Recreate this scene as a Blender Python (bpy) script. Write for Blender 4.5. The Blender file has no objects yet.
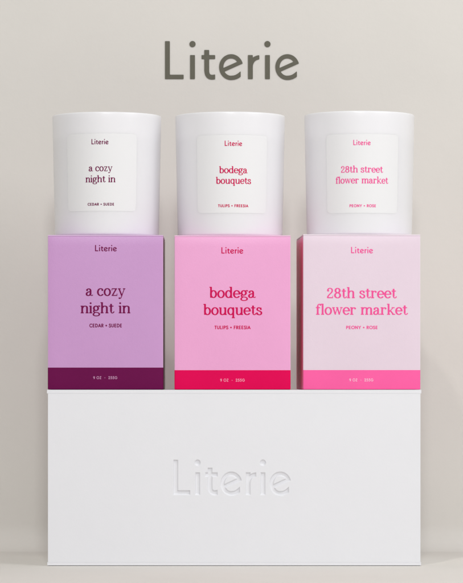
import bpy, bmesh, math, random
import numpy as np
from mathutils import Vector

# ------------------------------------------------------------------ camera / world / lamps
S = 0.00075                    # metres per photograph pixel at the front of the gift box
DIST = 3000.0                  # camera distance in the same units
HORIZON = 375.0                # row of the camera height
MIDX = 231.5
FLOOR = 566.0                  # row of the foot of the gift box
sc = bpy.context.scene
COL = sc.collection

cam_d = bpy.data.cameras.new('camera')
cam = bpy.data.objects.new('camera', cam_d)
COL.objects.link(cam)
cam.location = (0, -DIST * S, (FLOOR - HORIZON) * S)
cam.rotation_euler = (math.radians(90), 0, 0)
cam_d.sensor_fit = 'HORIZONTAL'
cam_d.sensor_width = 36
cam_d.lens = 36 * DIST / 463.0
cam_d.shift_y = (HORIZON - 291.5) / 463.0
cam_d.clip_start = 0.05
cam_d.clip_end = 50
sc.camera = cam

w = bpy.data.worlds.new('World')
sc.world = w
w.use_nodes = True
w.node_tree.nodes['Background'].inputs[0].default_value = (1.0, 0.995, 1.0, 1)
w.node_tree.nodes['Background'].inputs[1].default_value = 0.37


def area(name, target, az, el, dist, size, power, color):
    """az: degrees to the right of the camera axis as seen from the subject; el: degrees up."""
    d = bpy.data.lights.new(name, 'AREA')
    d.shape = 'DISK' if not isinstance(size, tuple) else 'RECTANGLE'
    if isinstance(size, tuple):
        d.size, d.size_y = size
    else:
        d.size = size
    d.energy = power
    d.color = color
    o = bpy.data.objects.new(name, d)
    COL.objects.link(o)
    a, e = math.radians(az), math.radians(el)
    v = Vector((math.sin(a) * math.cos(e), -math.cos(a) * math.cos(e), math.sin(e)))
    o.location = Vector(target) + v * dist
    o.rotation_euler = (-v).to_track_quat('-Z', 'Y').to_euler()
    return o


area('key_lamp', (0, 0.05, 0.17), -14.5, 60, 2.6, 0.08, 10, (1.0, 0.965, 0.92))
area('front_fill', (0, 0.05, 0.17), 0.5, 27, 2.9, (0.3, 0.4), 27, (0.99, 0.995, 1.0))  # added fill from the camera side, lifts the wall and the fronts
area('soft_lamp', (0, 0.05, 0.17), 50, 34, 1.3, (0.65, 0.65), 5.4, (0.97, 0.98, 1.0))

sc.view_settings.view_transform = 'Standard'
sc.view_settings.look = 'None'
sc.view_settings.gamma = 1
sc.view_settings.exposure = -0.12
sc.cycles.use_denoising = True
sc.cycles.max_bounces = 8
sc.cycles.diffuse_bounces = 5


# ------------------------------------------------------------------ materials
def lin(c):
    return tuple((v / 12.92 if v <= 0.04045 else ((v + 0.055) / 1.055) ** 2.4) for v in (x / 255 for x in c))


def material(name, base, rough=0.5, spec=0.4, bump=0.0, scale=600.0, vary=0.0, vscale=20.0, sss=0.0, coat=0.0, trans=0.0):
    m = bpy.data.materials.new(name)
    m.use_nodes = True
    nt = m.node_tree
    b = nt.nodes['Principled BSDF']
    b.inputs['Base Color'].default_value = (*base, 1)
    b.inputs['Roughness'].default_value = rough
    b.inputs['Specular IOR Level'].default_value = spec
    if coat:
        b.inputs['Coat Weight'].default_value = coat
        b.inputs['Coat Roughness'].default_value = 0.2
    if trans:
        b.inputs['Transmission Weight'].default_value = trans
    if sss:
        b.inputs['Subsurface Weight'].default_value = sss
        b.inputs['Subsurface Radius'].default_value = (1, 1, 1)
        b.inputs['Subsurface Scale'].default_value = 0.003
    tc = nt.nodes.new('ShaderNodeTexCoord')
    if vary:
        n = nt.nodes.new('ShaderNodeTexNoise')
        n.inputs['Scale'].default_value = vscale
        n.inputs['Detail'].default_value = 5
        nt.links.new(tc.outputs['Object'], n.inputs['Vector'])
        r = nt.nodes.new('ShaderNodeMapRange')
        r.inputs['From Min'].default_value = 0.3
        r.inputs['From Max'].default_value = 0.7
        r.inputs['To Min'].default_value = 1 - vary
        r.inputs['To Max'].default_value = 1 + vary
        nt.links.new(n.outputs['Fac'], r.inputs['Value'])
        mx = nt.nodes.new('ShaderNodeVectorMath')
        mx.operation = 'SCALE'
        mx.inputs[0].default_value = base
        nt.links.new(r.outputs['Result'], mx.inputs['Scale'])
        nt.links.new(mx.outputs['Vector'], b.inputs['Base Color'])
    if bump:
        n2 = nt.nodes.new('ShaderNodeTexNoise')
        n2.inputs['Scale'].default_value = scale
        n2.inputs['Detail'].default_value = 4
        n2.inputs['Roughness'].default_value = 0.6
        nt.links.new(tc.outputs['Object'], n2.inputs['Vector'])
        bp = nt.nodes.new('ShaderNodeBump')
        bp.inputs['Strength'].default_value = bump
        bp.inputs['Distance'].default_value = 0.0004
        nt.links.new(n2.outputs['Fac'], bp.inputs['Height'])
        nt.links.new(bp.outputs['Normal'], b.inputs['Normal'])
        if coat:
            nt.links.new(bp.outputs['Normal'], b.inputs['Coat Normal'])
    return m


M = {}
M['backdrop'] = material('backdrop_paint', (0.73, 0.705, 0.66), 0.85, 0.15, 0.35, 160, 0.028, 7)
M['wall_ink'] = material('wall_lettering_paint', lin((105, 103, 91)), 0.7, 0.2)
M['white_board'] = material('white_board', (0.83, 0.835, 0.865), 0.5, 0.3, 0.12, 900, 0.006, 30)
M['glass'] = material('frosted_white_glass', (0.895, 0.89, 0.915), 0.3, 0.5, trans=0.05, sss=0.4, coat=0.25)
M['wax'] = material('cream_wax', (0.86, 0.84, 0.80), 0.5, 0.3, 0.1, 200, sss=0.3)
M['wick'] = material('cotton_wick', (0.75, 0.70, 0.60), 0.9, 0.1, 0.5, 3000)
M['label'] = material('label_paper', (0.845, 0.845, 0.852), 0.55, 0.3, 0.08, 1500)
M['lilac'] = material('lilac_card', lin((203, 153, 205)), 0.38, 0.45, 0.22, 1500, 0.012, 40)
M['plum'] = material('plum_card', lin((106, 8, 74)), 0.5, 0.12, 0.10, 900, 0.02, 40)
M['pink'] = material('pink_card', lin((240, 168, 213)), 0.38, 0.45, 0.22, 1500, 0.012, 40)
M['crimson'] = material('crimson_card', lin((228, 0, 86)), 0.5, 0.1, 0.10, 900, 0.02, 40)
M['pale'] = material('pale_pink_card', lin((232, 213, 226)), 0.38, 0.45, 0.22, 1500, 0.010, 40)
M['hotpink'] = material('hot_pink_card', lin((254, 98, 168)), 0.45, 0.25, 0.10, 900, 0.02, 40)
for k in ('plum', 'crimson', 'hotpink'):             # the varnished sides of the cartons
    b_ = M[k].copy()
    b_.name = M[k].name + '_varnished'
    p_ = b_.node_tree.nodes['Principled BSDF']
    p_.inputs['Coat Weight'].default_value = 0.35
    p_.inputs['Coat Roughness'].default_value = 0.12
    M[k + '_side'] = b_
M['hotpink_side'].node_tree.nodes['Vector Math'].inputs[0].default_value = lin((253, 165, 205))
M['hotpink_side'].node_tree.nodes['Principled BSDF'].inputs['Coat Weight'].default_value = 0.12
for k, c_ in (('lilac', (203, 153, 205)), ('pink', (240, 168, 213)), ('pale', (232, 213, 226))):   # edge highlight painted into a lighter card colour
    M[k + '_fold_highlight'] = material(k + '_card_fold_highlight', lin(tuple(v * .68 + 250 * .32 for v in c_)), 0.5, 0.3)
M['ink_plum'] = material('plum_ink', lin((118, 8, 76)), 0.5, 0.12)
M['ink_crimson'] = material('crimson_ink', lin((208, 4, 86)), 0.5, 0.12)
M['ink_pink'] = material('pink_ink', lin((244, 84, 156)), 0.5, 0.15)
M['ink_lilac'] = material('lilac_ink', lin((205, 150, 190)), 0.5, 0.3)
M['ink_blush'] = material('blush_ink', lin((250, 160, 190)), 0.5, 0.3)
M['ink_cream'] = material('cream_ink', lin((252, 205, 225)), 0.5, 0.3)


# ------------------------------------------------------------------ object helpers
def link(name, me, mat, parent=None, smooth=False):
    for m in (mat if isinstance(mat, (list, tuple)) else [mat]):
        me.materials.append(m)
    if smooth:
        for p in me.polygons:
            p.use_smooth = True
    o = bpy.data.objects.new(name, me)
    COL.objects.link(o)
    if parent:
        o.parent = parent
    return o


def from_bm(name, bm, mat, parent=None, smooth=False):
    me = bpy.data.meshes.new(name)
    bm.to_mesh(me)
    bm.free()
    return link(name, me, mat, parent, smooth)


def tag(o, label, cat, group=None):
    o['label'] = label
    o['category'] = cat
    if group:
        o['group'] = group
    return o


def thing(name, loc, rz, label, cat, group=None):
    o = bpy.data.objects.new(name, None)
    o.empty_display_size = 0.02
    COL.objects.link(o)
    o.location = loc
    o.rotation_euler = (0, 0, rz)
    return tag(o, label, cat, group)


def bevel_box(x0, x1, y0, y1, z0, z1, r, seg=3, rtop=None):
    bm = bmesh.new()
    bmesh.ops.create_cube(bm, size=1)
    for v in bm.verts:
        v.co = Vector((x0 if v.co.x < 0 else x1, y0 if v.co.y < 0 else y1, z0 if v.co.z < 0 else z1))
    if rtop:                                        # a softly folded upper edge, crisp edges elsewhere
        up = [e for e in bm.edges if e.verts[0].co.z == z1 and e.verts[1].co.z == z1]
        bmesh.ops.bevel(bm, geom=up, offset=rtop, segments=6, profile=0.5, affect='EDGES')
    else:
        bmesh.ops.bevel(bm, geom=bm.edges[:], offset=r, segments=seg, profile=0.5, affect='EDGES')
    bmesh.ops.recalc_face_normals(bm, faces=bm.faces[:])
    return bm


def smooth_flat(o, angle=40):
    me = o.data
    for p in me.polygons:
        p.use_smooth = True
    try:
        me.set_sharp_from_angle(angle=math.radians(angle))
    except Exception:
        pass


def lathe(profile, n=144):
    """profile: closed or open list of (r, z); r = 0 ends become poles."""
    bm = bmesh.new()
    rings = []
    for r, z in profile:
        if r < 1e-9:
            rings.append([bm.verts.new((0, 0, z))])
        else:
            rings.append([bm.verts.new((r * math.cos(2 * math.pi * k / n), r * math.sin(2 * math.pi * k / n), z)) for k in range(n)])
    for a, b in zip(rings, rings[1:]):
        for k in range(n):
            k2 = (k + 1) % n
            if len(a) == 1 and len(b) == 1:
                continue
            if len(a) == 1:
                bm.faces.new((a[0], b[k], b[k2]))
            elif len(b) == 1:
                bm.faces.new((a[k], b[0], a[k2]))
            else:
                bm.faces.new((a[k], b[k], b[k2], a[k2]))
    bmesh.ops.recalc_face_normals(bm, faces=bm.faces[:])
    return bm


# ------------------------------------------------------------------ lettering: strokes -> signed field -> clean polygons
def bez(p0, p1, p2, p3, n=14):
    t = np.linspace(0, 1, n)[:, None]
    p0, p1, p2, p3 = map(np.array, (p0, p1, p2, p3))
    return (1 - t) ** 3 * p0 + 3 * (1 - t) ** 2 * t * p1 + 3 * (1 - t) * t * t * p2 + t ** 3 * p3


def arc(cx, cy, rx, ry, a0, a1, n=30):
    t = np.radians(np.linspace(a0, a1, n))
    return np.stack([cx + rx * np.cos(t), cy + ry * np.sin(t)], 1)


def seg_field(X, Y, pts, hx, hy):
    k = hx / hy
    Yk = Y * k
    best = np.full(X.shape, 1e9)
    P = np.array(pts, float) * np.array([1, k])
    for a, b in zip(P[:-1], P[1:]):
        d = b - a
        L = max(d @ d, 1e-12)
        t = np.clip(((X - a[0]) * d[0] + (Yk - a[1]) * d[1]) / L, 0, 1)
        q = (X - a[0] - t * d[0]) ** 2 + (Yk - a[1] - t * d[1]) ** 2
        best = np.minimum(best, q)
    return hx - np.sqrt(best)


def rect_field(X, Y, x0, x1, y0, y1):
    return np.minimum(np.minimum(X - x0, x1 - X), np.minimum(Y - y0, y1 - Y))


# serif face: unit = x-height.  Items: ('p', pts, hx, hy), ('r', x0, x1, y0, y1), ('d', x, y, r)
HX, HY = 0.106, 0.058
ASC = 1.46


def St(x, y0, y1, h=HX):
    return ('r', x - h, x + h, y0, y1)


def Sf(x0, x1, y):
    return ('r', x0, x1, y - HY, y + HY)


def P(pts, hx=HX, hy=HY):
    return ('p', pts, hx, hy)


def serif_glyphs():
    g = {}
    b, t = HY, 1 - HY
    arch = lambda x, x2: [P(np.vstack([bez((x, .62), (x + .06, .86), (x + .2, .95), (x + .32, .95)), bez((x + .32, .95), (x2 - .04, .95), (x2, .84), (x2, .66))])), St(x2, 0, .68)]
    g['n'] = ([St(.21, 0, 1), Sf(.02, .21, t), Sf(.02, .40, b), Sf(.60, .97, b)] + arch(.21, .78), 1.0)
    g['h'] = ([St(.21, 0, ASC), Sf(.02, .21, ASC - HY), Sf(.02, .40, b), Sf(.60, .97, b)] + arch(.21, .78), 1.0)
    g['m'] = ([St(.21, 0, 1), Sf(.02, .21, t), Sf(.02, .40, b), Sf(.55, .92, b), Sf(1.07, 1.45, b)] + arch(.21, .735) + arch(.735, 1.26), 1.48)
    g['i'] = ([St(.21, 0, 1), Sf(.02, .21, t), Sf(.02, .40, b), ('d', .2, 1.33, .115)], .43)
    g['l'] = ([St(.21, 0, ASC), Sf(.02, .21, ASC - HY), Sf(.02, .40, b)], .43)
    g['u'] = ([St(.21, .3, 1), Sf(.02, .21, t), Sf(.58, .77, t), St(.77, 0, 1), Sf(.77, .95, b),
               P(np.vstack([bez((.21, .34), (.21, .12), (.3, .04), (.42, .04)), bez((.42, .04), (.56, .04), (.7, .14), (.77, .36))]))], .98)
    g['o'] = ([P(arc(.45, .5, .335, .465, 0, 360, 48))], .9)
    g['b'] = ([St(.21, .03, ASC), Sf(.02, .21, ASC - HY), P(arc(.5, .5, .305, .46, -175, 175, 48))], .93)
    g['d'] = ([St(.73, 0, ASC), Sf(.54, .73, ASC - HY), Sf(.73, .92, b), P(arc(.43, .5, .305, .46, 5, 355, 48))], .95)
    g['q'] = ([St(.73, -.42, 1.0), Sf(.55, .92, -.42 + HY), P(arc(.43, .5, .305, .46, 5, 355, 48))], .94)
    g['a'] = ([St(.6, .2, .7), P(np.vstack([bez((.16, .78), (.2, .95), (.6, 1.06), (.6, .66))])), ('d', .185, .735, .11),
               P(np.vstack([bez((.6, .57), (.36, .54), (.115, .48), (.115, .26)), bez((.115, .26), (.115, .08), (.23, .04), (.32, .04)), bez((.32, .04), (.46, .04), (.58, .16), (.6, .34))])),
               P(bez((.6, .24), (.61, .02), (.76, .0), (.86, .12)), .06, .045)], .88)
    g['c'] = ([P(arc(.44, .5, .335, .46, 52, 318, 40)), ('d', .65, .75, .11)], .8)
    g['e'] = ([P(arc(.44, .5, .335, .46, 2, 318, 44)), Sf(.11, .84, .52)], .86)
    g['g'] = ([P(arc(.4, .66, .255, .30, 0, 360, 40)), P(np.vstack([bez((.24, .42), (.08, .32), (.08, .17), (.3, .14)), bez((.3, .14), (.6, .11), (.8, .06), (.8, -.14)), bez((.8, -.14), (.8, -.4), (.1, -.42), (.09, -.17)), bez((.09, -.17), (.09, -.02), (.22, .06), (.3, .12))]), .09, .055),
               P(bez((.58, .88), (.64, .97), (.74, 1.0), (.82, .97)), .05, .05), ('d', .82, .93, .085)], .9)
    g['k'] = ([St(.21, 0, ASC), Sf(.02, .21, ASC - HY), Sf(.02, .40, b), P([(.26, .36), (.74, .93)], .05, .045), P([(.42, .56), (.78, .06)], .09, .06), Sf(.58, .93, t), Sf(.62, 1.0, b)], 1.0)
    g['r'] = ([St(.21, 0, 1), Sf(.02, .21, t), Sf(.02, .42, b), P(bez((.21, .55), (.27, .83), (.4, .98), (.58, .93)), .06, .05), ('d', .61, .83, .115)], .76)
    g['s'] = ([P(np.vstack([bez((.56, .72), (.53, 1.02), (.12, 1.06), (.12, .74)), bez((.12, .74), (.12, .5), (.62, .56), (.62, .27)), bez((.62, .27), (.62, -.06), (.15, -.05), (.1, .28))]), .1, .06),
               ('r', .54, .63, .68, .98), ('r', .05, .14, .02, .34)], .73)
    g['t'] = ([St(.27, .22, 1.24), P(bez((.27, .26), (.27, -.02), (.5, -.04), (.6, .2)), .07, .05), Sf(.02, .56, t)], .64)
    g['w'] = ([P([(.14, .93), (.38, .06)], .085, .05), P([(.38, .06), (.62, .93)], .045, .04), P([(.62, .93), (.86, .06)], .085, .05), P([(.86, .06), (1.1, .93)], .045, .04), Sf(0, .32, t), Sf(.46, .74, t), Sf(.95, 1.25, t)], 1.25)
    g['y'] = ([P([(.14, .93), (.46, .04)], .085, .05), P(np.vstack([[(.77, .93)], bez((.46, .0), (.38, -.25), (.32, -.36), (.18, -.36))]), .048, .045), ('d', .17, -.29, .1), Sf(0, .33, t), Sf(.6, .9, t)], .9)
    g['z'] = ([Sf(.1, .72, t), Sf(.08, .76, b), P([(.63, .93), (.17, .07)], .085, .05), ('r', .08, .15, .68, 1), ('r', .69, .76, 0, .32)], .84)
    g['f'] = ([St(.25, 0, 1.12), P(bez((.25, 1.08), (.25, 1.36), (.4, 1.46), (.58, 1.36)), .075, .05), ('d', .57, 1.28, .1), Sf(.02, .54, t), Sf(.04, .48, b)], .62)
    g['2'] = ([P(np.vstack([bez((.14, 1.0), (.14, 1.42), (.68, 1.42), (.68, 1.0)), bez((.68, 1.0), (.68, .66), (.2, .5), (.13, .1))]), .085, .05), ('d', .2, .98, .11), ('r', .07, .76, 0, .13), ('r', .7, .77, 0, .34)], .88)
    g['8'] = ([P(arc(.44, 1.01, .255, .29, 0, 360, 40)), P(arc(.44, .37, .315, .33, 0, 360, 40))], .9)
    g[' '] = ([], .5)
    return g


# small sans capitals: unit = cap height
def sans_glyphs():
    h = .1
    L = lambda *p: ('p', list(p), h, h)
    R = lambda x0, x1, y0, y1: ('r', x0, x1, y0, y1)
    V = lambda x: R(x - h, x + h, 0, 1)
    Hh = lambda x0, x1, y: R(x0, x1, y - h, y + h)
    a = lambda *p: ('p', arc(*p), h, h)
    g = {}
    g['C'] = ([a(.47, .5, .38, .42, 48, 312)], .84)
    g['E'] = ([V(.14), Hh(.1, .55, 1 - h), Hh(.1, .5, .5), Hh(.1, .55, h)], .66)
    g['F'] = ([V(.14), Hh(.1, .55, 1 - h), Hh(.1, .5, .48)], .62)
    g['D'] = ([V(.14), ('p', np.vstack([[(.14, 1 - h), (.34, 1 - h)], arc(.34, .5, .37, .5 - h, 90, -90), [(.14, h)]]), h, h)], .84)
    g['A'] = ([L((.08, h), (.41, 1 - h), (.74, h)), Hh(.22, .6, .32)], .82)
    g['R'] = ([V(.14), ('p', np.vstack([[(.14, 1 - h), (.34, 1 - h)], arc(.34, .7, .21, .3 - h, 90, -90), [(.14, .4 + h)]]), h, h), L((.32, .44), (.56, h))], .7)
    g['P'] = ([V(.14), ('p', np.vstack([[(.14, 1 - h), (.34, 1 - h)], arc(.34, .68, .22, .32 - h, 90, -90), [(.14, .36 + h)]]), h, h)], .66)
    g['S'] = ([('p', np.vstack([bez((.5, .82), (.4, .98), (.1, .96), (.12, .7)), bez((.12, .7), (.14, .5), (.54, .55), (.54, .27)), bez((.54, .27), (.54, .0), (.18, .0), (.07, .2))]), h, h)], .64)
    g['U'] = ([('p', np.vstack([[(.14, 1 - h)], arc(.4, .36, .26, .36 - h, 180, 360), [(.66, 1 - h)]]), h, h)], .8)
    g['T'] = ([V(.32), Hh(.02, .62, 1 - h)], .64)
    g['L'] = ([V(.14), Hh(.1, .52, h)], .58)
    g['I'] = ([V(.14)], .3)
    g['O'] = ([a(.48, .5, .4, .42, 0, 360, 40)], .96)
    g['N'] = ([V(.14), V(.68), L((.16, 1 - h), (.66, h))], .84)
    g['Y'] = ([L((.08, 1 - h), (.37, .48), (.66, 1 - h)), R(.37 - h, .37 + h, 0, .5)], .74)
    g['Z'] = ([Hh(.08, .62, 1 - h), Hh(.06, .64, h), L((.55, 1 - h), (.13, h))], .7)
    g['G'] = ([a(.47, .5, .38, .42, 45, 360), Hh(.5, .88, .48)], .94)
    g['+'] = ([Hh(.06, .54, .48), R(.3 - h, .3 + h, .24, .72)], .6)
    g['-'] = ([Hh(.06, .36, .45)], .42)
    g['9'] = ([a(.33, .66, .22, .34 - h, 0, 360, 30), ('p', bez((.55, .66), (.55, .35), (.45, .16), (.28, h)), h, h)], .66)
    g['2'] = ([('p', np.vstack([bez((.1, .72), (.12, 1.02), (.52, 1.0), (.52, .68)), [(.12, h)], [(.58, h)]]), h, h)], .66)
    g['5'] = ([('p', np.vstack([[(.52, 1 - h), (.18, 1 - h), (.14, .55)], bez((.14, .55), (.5, .72), (.6, .4), (.5, .22)), bez((.5, .22), (.4, .02), (.16, .06), (.06, .2))]), h, h)], .66)
    g[' '] = ([], .34)
    return g


SERIF, SANS = serif_glyphs(), sans_glyphs()


def item_field(X, Y, it):
    if it[0] == 'p':
        return seg_field(X, Y, it[1], it[2], it[3])
    if it[0] == 'r':
        return rect_field(X, Y, *it[1:])
    return it[3] - np.hypot(X - it[1], Y - it[2])


def text_field(text, font, cells, track=0.0):
    """returns the field, its origin and the ink extents, in font units"""
    h = 1.0 / cells
    adv = sum(font[c][1] + track for c in text)
    xs = np.arange(-0.3, adv + 0.3, h)
    ys = np.arange(-0.6, 1.65, h)
    F = np.full((len(ys), len(xs)), -1.0)
    x = 0.0
    for c in text:
        items, a = font[c]
        i0, i1 = np.searchsorted(xs, [x - .25, x + a + .25])
        if items:
            X, Y = np.meshgrid(xs[i0:i1] - x, ys)
            f = np.full(X.shape, -1.0)
            for it in items:
                f = np.maximum(f, item_field(X, Y, it))
            F[:, i0:i1] = np.maximum(F[:, i0:i1], f)
        x += a + track
    return F, xs, ys


# the logo word, unit = cap height, drawn as geometric sans with slanted e bars
def logo_field(X, Y):
    F = np.full(X.shape, -1.0)
    sw = .068

    def add(f):
        np.maximum(F, f, out=F)
    rect = lambda *a: rect_field(X, Y, *a)
    add(rect(0, 2 * sw, 0, 1)); add(rect(0, .497, 0, .122))
    for cx in (.725, 2.687):
        add(rect(cx - sw, cx + sw, 0, .636))
        add(.085 - np.hypot(X - cx, Y - .92))
    add(rect(1.097 - sw, 1.097 + sw, .2, .77)); add(rect(.958, 1.322, .524, .636))
    hook = seg_field(X, Y, bez((1.097, .25), (1.097, .05), (1.2, .025), (1.36, .075)), .066, .066)
    add(np.minimum(hook, 1.322 - X))
    add(rect(2.24 - sw, 2.24 + sw, 0, .636))
    arm = seg_field(X, Y, bez((2.25, .36), (2.28, .52), (2.38, .58), (2.54, .58)), .058, .058)
    add(np.minimum(arm, 2.479 - X))
    for cx in (1.737, 3.208):
        dx, dy = X - cx, Y - .318
        outer = (1 - np.hypot(dx / .319, dy / .341)) * .33
        inner = (1 - np.hypot(dx / .2, dy / .223)) * .21
        low = (Y - (.394 + .445 * (dx - .271))) / 1.095
        ring = np.minimum(outer, -inner)
        ring = np.minimum(ring, -np.minimum(-low, dx - .03))      # the opening of the e
        bar = np.minimum(np.minimum(outer, low), .107 - low)
        tip = seg_field(X, Y, bez((cx + .0, .037), (cx + .12, .037), (cx + .2, .08), (cx + .32, .205)), .060, .060)
        tip = np.minimum(tip, cx + .254 - X)
        add(ring); add(bar); add(tip)
    return F


def logo_grid(cells):
    h = 1.0 / cells
    xs = np.arange(-.1, 3.62, h)
    ys = np.arange(-.12, 1.12, h)
    X, Y = np.meshgrid(xs, ys)
    return logo_field(X, Y), xs, ys


CASES = {1: [[0, 'a', 'd']], 2: [[1, 'b', 'a']], 4: [[2, 'c', 'b']], 8: [[3, 'd', 'c']],
         3: [[0, 1, 'b', 'd']], 6: [[1, 2, 'c', 'a']], 12: [[2, 3, 'd', 'b']], 9: [[3, 0, 'a', 'c']],
         5: [[0, 'a', 'd'], [2, 'c', 'b']], 10: [[1, 'b', 'a'], [3, 'd', 'c']],
         7: [[0, 1, 2, 'c', 'd']], 14: [[1, 2, 3, 'd', 'a']], 13: [[2, 3, 0, 'a', 'b']], 11: [[3, 0, 1, 'b', 'c']],
         15: [[0, 1, 2, 3]]}


def contour_mesh(F, xs, ys):
    """filled marching squares -> verts (font units), faces"""
    ins = F > 0
    code = ins[:-1, :-1] * 1 + ins[:-1, 1:] * 2 + ins[1:, 1:] * 4 + ins[1:, :-1] * 8
    V, Fc, idx = [], [], {}

    def corner(i, j):
        k = ('n', i, j)
        if k not in idx:
            idx[k] = len(V)
            V.append((xs[j], ys[i]))
        return idx[k]

    def edge(i, j, i2, j2):
        k = (i, j, i2, j2)
        if k not in idx:
            f0, f1 = F[i, j], F[i2, j2]
            t = min(max(f0 / (f0 - f1), .02), .98)
            idx[k] = len(V)
            V.append((xs[j] + t * (xs[j2] - xs[j]), ys[i] + t * (ys[i2] - ys[i])))
        return idx[k]
    for i, j in zip(*np.nonzero(code)):
        cs = ((i, j), (i, j + 1), (i + 1, j + 1), (i + 1, j))
        es = {'a': (i, j, i, j + 1), 'b': (i, j + 1, i + 1, j + 1), 'c': (i + 1, j, i + 1, j + 1), 'd': (i, j, i + 1, j)}
        for poly in CASES[int(code[i, j])]:
            Fc.append([corner(*cs[p]) if isinstance(p, int) else edge(*es[p]) for p in poly])
    return V, Fc


def thick(V, Fc, front, back):
    """front/back: functions (u, v) -> xyz.  Front skin plus a rim round its outline."""
    n = len(V)
    verts = [front(u, v) for u, v in V]
    faces = [list(f) for f in Fc]
    seen = {}
    for f in Fc:
        for a, b in zip(f, f[1:] + f[:1]):
            if (b, a) in seen:
                del seen[(b, a)]
            else:
                seen[(a, b)] = 1
    rim = {}
    for a, b in seen:
        for q in (a, b):
            if q not in rim:
                rim[q] = len(verts)
                verts.append(back(*V[q]))
        faces.append([b, a, rim[a], rim[b]])
    return verts, faces


def ink(name, text, kind, x0, x1, base, size, mat, parent, place, cells=22, track=0.0, lift=0.00006, weight=0.0):
    """lettering with its ink spanning x0..x1 (photo px), baseline row, x-/cap-height in px.
    place(px, row, lift) gives the point on the printed surface."""
    if kind == 'logo':
        F, xs, ys = logo_grid(cells)
    else:
        F, xs, ys = text_field(text, SERIF if kind == 'serif' else SANS, cells, track)
    V, Fc = contour_mesh(F + weight, xs, ys)
    us = [v[0] for v in V]
    u0, u1 = min(us), max(us)
    k = (x1 - x0) / (u1 - u0)
    fr = lambda u, v: place(x0 + (u - u0) * k, base - v * size, lift)
    bk = lambda u, v: place(x0 + (u - u0) * k, base - v * size, 0.0)
    vs, fs = thick(V, Fc, fr, bk)
    me = bpy.data.meshes.new(name)
    me.from_pydata(vs, [], fs)
    me.update()
    return link(name, me, mat, parent)


# ------------------------------------------------------------------ the setting: one seamless painted sheet
WALL = 256.0                                        # depth of the wall in px units
yw = WALL * S
R = 0.022
prof = [(-1.6, 0.0), (-0.6, 0.0), (-0.1, 0.0), (yw - R, 0.0)]
for k in range(1, 13):
    a = math.pi / 2 * k / 12
    prof.append((yw - R + R * math.sin(a), R - R * math.cos(a)))
prof += [(yw, 0.3), (yw, 0.9), (yw, 1.6)]
bm = bmesh.new()
rows = [[bm.verts.new((x, y, z)) for x in np.linspace(-1.6, 1.6, 9)] for y, z in prof]
for a, b in zip(rows, rows[1:]):
    for k in range(8):
        bm.faces.new((a[k], a[k + 1], b[k + 1], b[k]))
bmesh.ops.recalc_face_normals(bm, faces=bm.faces[:])
bd = from_bm('backdrop', bm, M['backdrop'], smooth=True)
bd['kind'] = 'structure'
bd['label'] = 'seamless beige backdrop, wall and floor'

# the word on the wall: px are rows and columns of the photograph, carried back to the wall's depth
ks = (DIST + WALL) / DIST
ink('wall_lettering', 'Literie', 'logo', 165.0, 298.8, 79.2, 38.2, M['wall_ink'], None,
    lambda px, py, l: ((px - MIDX) * S * ks, yw - 0.0004 - l, (FLOOR - HORIZON) * S + (HORIZON - py) * S * ks), cells=64, lift=0.00015, weight=-.004)
tag(bpy.data.objects['wall_lettering'], 'large dark grey sans-serif lettering on the beige wall above the candles', 'lettering')


# ------------------------------------------------------------------ white gift box
GX0, GX1, GTOP, GDEP = 47.0, 421.4, 389.8, 126.0
gcx = (GX0 + GX1) / 2
gift = thing('gift_box', ((gcx - MIDX) * S, GDEP / 2 * S, 0), 0, 'long white gift box with debossed lettering, under the three coloured cartons', 'gift box')
hw, hd, top = (GX1 - GX0) / 2 * S, GDEP / 2 * S, (FLOOR - GTOP) * S
LT = 3.6 * S                                        # thickness of the lid and base boards
fy = -hd + 0.12 * S                                  # plane of the front panel
o = from_bm('lid', bevel_box(-hw, hw, -hd, hd, top - LT, top, 0, rtop=2.3 * S), M['white_board'], gift)
smooth_flat(o)
o = from_bm('base', bevel_box(-hw + .3 * S, hw - .3 * S, -hd, hd, 0.5 * S, LT, 0, rtop=.5 * S), M['white_board'], gift)
smooth_flat(o)
bz0, bz1 = LT + 0.00001, top - LT - 0.00001
o = from_bm('body', bevel_box(-hw + .9 * S, hw - .9 * S, fy + 3.2 * S, hd - .8 * S, bz0, bz1, .8 * S, 3), M['white_board'], gift)
smooth_flat(o)
# front panel with the debossed word as a real relief
step = .25
lx0, lx1, ly0, ly1 = 166.0, 298.0, 453.0, 501.0
nx, ny = int((lx1 - lx0) / step) + 1, int((ly1 - ly0) / step) + 1
pxs, pys = np.linspace(lx0, lx1, nx), np.linspace(ly1, ly0, ny)
cap = 34.8
kx = (289.9 - 173.4) / 3.497
X, Y = np.meshgrid((pxs - 173.4) / kx, (494.8 - pys) / cap)
f = logo_field(X, Y)
t = np.clip((f + .010) / .036, 0, 1)
hgt = (t * t * (3 - 2 * t)) * 2.0 * S              # pressed in by about 1.5 mm
lx = (pxs - gcx) * S
lz = (FLOOR - pys) * S
verts = [(lx[j], fy + hgt[i, j], lz[i]) for i in range(ny) for j in range(nx)]
faces = [(i * nx + j, i * nx + j + 1, (i + 1) * nx + j + 1, (i + 1) * nx + j) for i in range(ny - 1) for j in range(nx - 1)]
pw = hw - .9 * S
r = .15 * S
c = len(verts)
for x, z in ((-pw + r, bz0 + r), (pw - r, bz0 + r), (pw - r, bz1 - r), (-pw + r, bz1 - r)):
    verts.append((x, fy, z))
for x, z in ((-pw, bz0), (pw, bz0), (pw, bz1), (-pw, bz1)):
    verts.append((x, fy + r, z))
for x, z in ((-pw, bz0), (pw, bz0), (pw, bz1), (-pw, bz1)):
    verts.append((x, fy + 3.15 * S, z))
bot = [j for j in range(nx)]
topr = [(ny - 1) * nx + j for j in range(nx)]
lef = [i * nx for i in range(ny)]
rig = [i * nx + nx - 1 for i in range(ny)]
faces.append([c, c + 1] + bot[::-1])
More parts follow.
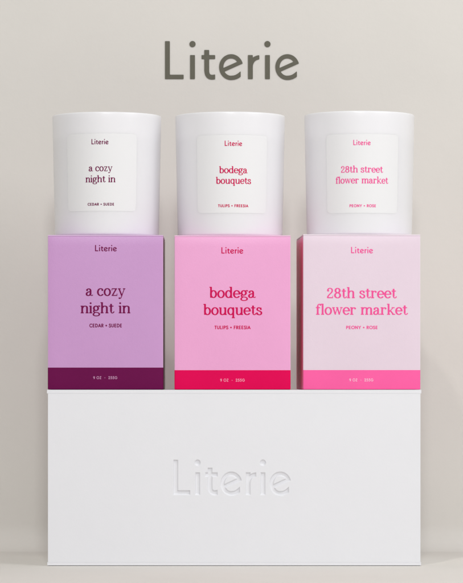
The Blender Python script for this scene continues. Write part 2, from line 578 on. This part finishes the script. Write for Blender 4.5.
faces.append([c + 2, c + 3] + topr)
faces.append([c + 3, c] + lef)
faces.append([c + 1, c + 2] + rig[::-1])
for a, b in ((0, 1), (1, 2), (2, 3), (3, 0)):
    faces.append([c + b, c + a, c + 4 + a, c + 4 + b])
    faces.append([c + 4 + b, c + 4 + a, c + 8 + a, c + 8 + b])
me = bpy.data.meshes.new('front_panel')
me.from_pydata(verts, [], faces)
me.update()
o = link('front_panel', me, M['white_board'], gift)
bm = bmesh.new()
bm.from_mesh(me)
bmesh.ops.recalc_face_normals(bm, faces=bm.faces[:])
bm.to_mesh(me)
bm.free()
for k, p in enumerate(me.polygons):
    p.use_smooth = k < len(faces) - 12              # the relief is smooth, the flat surround stays flat


# ------------------------------------------------------------------ cartons
CDEP = 116.0
SET = 2.2                                           # cartons stand just behind the front edge of the box
BASE = GTOP - 0.15


def carton(x0, x1, ytop, yband, rot, front, band, label, lines, inkmat, weight_mat, wt):
    cx, hwid = (x0 + x1) / 2, (x1 - x0) / 2
    root = thing('candle_carton', ((cx - MIDX) * S, (SET + CDEP / 2) * S, top + 0.00002), rot, label, 'box', 'candle cartons on the white gift box')
    H = (GTOP - ytop) * S
    h, d = hwid * S, CDEP / 2 * S
    bm = bevel_box(-h, h, -d, d, 0.25 * S, H - 1.2 * S, .9 * S, 4)
    zb = (GTOP - yband) * S
    bmesh.ops.bisect_plane(bm, geom=bm.verts[:] + bm.edges[:] + bm.faces[:], plane_co=(0, 0, zb), plane_no=(0, 0, 1))
    for k in range(1, 14):                          # card bows out very slightly between its folds
        bmesh.ops.bisect_plane(bm, geom=bm.verts[:] + bm.edges[:] + bm.faces[:], plane_co=(-h + 2 * h * k / 14, 0, 0), plane_no=(1, 0, 0))
        bmesh.ops.bisect_plane(bm, geom=bm.verts[:] + bm.edges[:] + bm.faces[:], plane_co=(0, 0, H * k / 14), plane_no=(0, 0, 1))
    bow = lambda x, z: 1.5 * S * max(0, 1 - (x / (h - .9 * S)) ** 2) * max(0, 1 - ((z - H / 2) / (H / 2 - 1.3 * S)) ** 2)
    for v in bm.verts:
        if v.co.y < -d + 1e-7:
            v.co.y -= bow(v.co.x, v.co.z)
    bm.normal_update()
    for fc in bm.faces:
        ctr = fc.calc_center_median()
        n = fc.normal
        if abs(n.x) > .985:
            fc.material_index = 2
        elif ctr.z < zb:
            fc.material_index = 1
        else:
            fc.material_index = 3 if abs(n.x) > .25 and n.y < -.2 else 0  # front vertical edges get the painted highlight
    ob = from_bm('body', bm, [M[front], M[band], M[band + '_side'], M[front + '_fold_highlight']], root)
    smooth_flat(ob)
    fl = from_bm('top_flap', bevel_box(-h + .1 * S, h - .1 * S, -d + .1 * S, d - .2 * S, H - 1.19 * S, H, 0, rtop=1.0 * S), M[front + '_fold_highlight'], root)  # flap wears the painted highlight colour for a bright top edge
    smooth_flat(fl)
    place = lambda px, py, l: ((px - cx) * S, -d - 0.00003 - l - bow((px - cx) * S, (GTOP - py) * S), (GTOP - py) * S)
    for name, text, kind, a, b, base, size, weight in lines:
        ink(name, text, kind, a, b, base, size, M[inkmat], root, place, weight=weight, track=.05 if kind == 'sans' else 0)
    ink('weight_lettering', '9 OZ  -  255G', 'sans', *wt, M[weight_mat], root, place, track=.12, weight=-.02)
    return root, cx, H


c1, c1x, h1 = carton(47.3, 162.8, 234.9, 367.6, math.radians(.35), 'lilac', 'plum',
       'lilac carton with a dark plum base band, printed a cozy night in',
       [('brand_lettering', 'Literie', 'logo', 94.6, 116.4, 251.1, 6.1, .012),
        ('scent_lettering', 'a cozy', 'serif', 85.3, 125.0, 295.9, 7.6, 0),
        ('scent_lettering', 'night in', 'serif', 80.2, 130.0, 313.3, 7.6, 0),
        ('notes_lettering', 'CEDAR + SUEDE', 'sans', 89.0, 121.4, 327.4, 3.7, 0)],
       'ink_plum', 'ink_lilac', (92.8, 116.9, 379.2, 2.9))
c2, c2x, h2 = carton(174.4, 290.7, 235.3, 370.2, 0.0, 'pink', 'crimson',
       'bright pink carton with a crimson base band, printed bodega bouquets',
       [('brand_lettering', 'Literie', 'logo', 221.4, 243.3, 253.4, 6.2, .012),
        ('scent_lettering', 'bodega', 'serif', 209.4, 255.9, 297.9, 7.6, 0),
        ('scent_lettering', 'bouquets', 'serif', 203.4, 262.3, 315.0, 7.6, 0),
        ('notes_lettering', 'TULIPS + FREESIA', 'sans', 214.5, 250.6, 329.2, 3.5, 0)],
       'ink_crimson', 'ink_blush', (220.2, 244.8, 381.7, 3.0))
c3, c3x, h3 = carton(301.0, 418.6, 234.3, 370.1, math.radians(2.1), 'pale', 'hotpink',
       'pale pink carton with a hot pink base band, printed 28th street flower market',
       [('brand_lettering', 'Literie', 'logo', 349.0, 371.0, 253.1, 6.2, .012),
        ('scent_lettering', '28th street', 'serif', 324.8, 394.9, 298.2, 7.6, 0),
        ('scent_lettering', 'flower market', 'serif', 313.6, 406.1, 314.8, 7.6, 0),
        ('notes_lettering', 'PEONY + ROSE', 'sans', 344.0, 375.4, 329.1, 3.3, 0)],
       'ink_pink', 'ink_cream', (347.2, 371.3, 381.5, 3.0))


# ------------------------------------------------------------------ candles
KD = (DIST + SET + CDEP / 2) / DIST                  # scale at the candles' depth


def candle(cx, rt, rb, yapex, parent_h, lab, lines, inkmat, label):
    """cx: column of the axis, rt/rb: silhouette half-widths at rim and foot, lab: (x0, x1, y0, y1) of the paper label"""
    zbase = top + parent_h + 0.00004
    root = thing('candle', ((cx - MIDX) * S * KD, (SET + CDEP / 2) * S, zbase), 0, label, 'candle', 'white candles in frosted glass on the cartons')
    Rt, Rb = rt * S * KD, rb * S * KD
    ztop = (FLOOR - HORIZON) * S + (HORIZON - yapex) * S * (DIST + SET + CDEP / 2 - rt) / DIST
    H = ztop - zbase
    w = 3.2 * S
    rad = lambda z: Rb + (Rt - Rb) * z / H
    pr = [(0, 1.2 * S), (Rb * .55, 1.0 * S), (Rb - 7 * S, 0.9 * S), (Rb - 5 * S, .0)]
    for k in range(9):
        a = math.pi / 2 * k / 8
        pr.append((Rb - 3 * S + 3 * S * math.sin(a), 3 * S - 3 * S * math.cos(a)))
    for k in range(1, 24):
        z = 3 * S + (H - 3 * S - w / 2) * k / 23
        pr.append((rad(z), z))
    for k in range(1, 9):
        a = math.pi * k / 8
        pr.append((Rt - w / 2 + w / 2 * math.cos(a), H - w / 2 + w / 2 * math.sin(a)))
    pr += [(rad(H * .6) - w, H * .6), (rad(H * .2) - w, H * .2), (Rb - w - 2 * S, 9.5 * S), (Rb - w - 6 * S, 8 * S), (0, 8 * S)]
    o = from_bm('glass_jar', lathe(pr), M['glass'], root, True)
    smooth_flat(o, 50)
    zw = H * .80
    gap = .15 * S
    wp = [(0, 8.2 * S), (Rb - w - 6 * S, 8.2 * S), (rad(H * .2) - w - gap, H * .2), (rad(zw) - w - gap, zw), (rad(zw) - w - 2 * S, zw - .8 * S), (6 * S, zw - 1.4 * S), (0, zw - 1.4 * S)]
    o = from_bm('wax', lathe(wp, 96), M['wax'], root, True)
    smooth_flat(o, 50)
    o = from_bm('wick', lathe([(0, zw - 1.3 * S), (1.1 * S, zw - 1.3 * S), (1.1 * S, zw + 8 * S), (.7 * S, zw + 9 * S), (0, zw + 9 * S)], 16), M['wick'], root, True)
    # paper label wrapped on the glass
    x0, x1, y0, y1 = lab
    mid = (x0 + x1) / 2
    rot = math.asin((mid - cx) / rt)
    zrow = lambda py: (FLOOR - HORIZON) * S + (HORIZON - py) * S * (DIST + 8) / DIST - zbase

    half = (math.asin((x1 - cx) / rt) - math.asin((x0 - cx) / rt)) / 2

    def wrap(px, py, l):
        z = zrow(py)
        rr = rad(z) + l
        th = rot + (px - mid) / ((x1 - x0) / 2) * half
        return (rr * math.sin(th), -rr * math.cos(th), z)
    hx, hy = (x1 - x0) / 2, (y1 - y0) / 2
    cr = 4.0
    us = np.arange(-hx - 1, hx + 1.01, .5)
    vs = np.arange(-hy - 1, hy + 1.01, 1.0)
    U, Vv = np.meshgrid(us, vs)
    q0, q1 = np.abs(U) - hx + cr, np.abs(Vv) - hy + cr
    F = cr - np.hypot(np.maximum(q0, 0), np.maximum(q1, 0)) - np.minimum(np.maximum(q0, q1), 0)
    V, Fc = contour_mesh(F, us, vs)
    cy = (y0 + y1) / 2
    fr = lambda u, v: wrap(mid + u, cy - v, .00006)
    bk = lambda u, v: wrap(mid + u, cy - v, .00002)
    a, b = thick(V, Fc, fr, bk)
    me = bpy.data.meshes.new('paper_label')
    me.from_pydata(a, [], b)
    me.update()
    pl = link('paper_label', me, M['label'], root)
    smooth_flat(pl, 50)
    # the wrap compresses columns away from the middle a little, so spread the lettering to match
    g = rt * half / ((x1 - x0) / 2)
    adj = lambda a: mid + (a - mid) / g
    place = lambda px, py, l: wrap(px, py, .00006 + l + .00006)
    for name, text, kind, xa, xb, base, size, weight in lines:
        ink(name, text, kind, adj(xa), adj(xb), base, size, M[inkmat], pl, place, weight=weight, cells=18, track=.08 if kind == 'sans' else 0)
    return root


candle(106.9, 54.5, 51.9, 111.6, h1, (68.0, 137.5, 133.5, 211.0),
       [('brand_lettering', 'Literie', 'logo', 93.7, 110.8, 144.3, 5.1, .012),
        ('scent_lettering', 'a cozy', 'serif', 90.6, 114.7, 171.3, 4.8, 0),
        ('scent_lettering', 'night in', 'serif', 87.2, 117.8, 182.3, 4.8, 0),
        ('notes_lettering', 'CEDAR + SUEDE', 'sans', 89.2, 116.4, 205.6, 2.7, 0)],
       'ink_plum', 'white frosted glass candle on the lilac carton, plum lettering on its label')
candle(230.1, 54.9, 52.3, 111.4, h2, (197.6, 267.5, 135.0, 213.0),
       [('brand_lettering', 'Literie', 'logo', 224.8, 242.2, 146.0, 5.1, .012),
        ('scent_lettering', 'bodega', 'serif', 219.2, 248.1, 173.3, 4.8, 0),
        ('scent_lettering', 'bouquets', 'serif', 215.8, 251.8, 183.9, 4.8, 0),
        ('notes_lettering', 'TULIPS + FREESIA', 'sans', 217.8, 249.0, 207.2, 2.8, 0)],
       'ink_crimson', 'white frosted glass candle on the bright pink carton, crimson lettering on its label')
candle(359.3, 55.1, 52.5, 110.6, h3, (325.0, 396.7, 134.0, 213.0),
       [('brand_lettering', 'Literie', 'logo', 351.0, 368.3, 145.2, 5.1, .012),
        ('scent_lettering', '28th street', 'serif', 338.3, 381.6, 172.6, 4.8, 0),
        ('scent_lettering', 'flower market', 'serif', 332.4, 387.7, 183.5, 4.8, 0),
        ('notes_lettering', 'PEONY + ROSE', 'sans', 347.0, 374.0, 207.2, 2.8, 0)],
       'ink_pink', 'white frosted glass candle on the pale pink carton, pink lettering on its label')
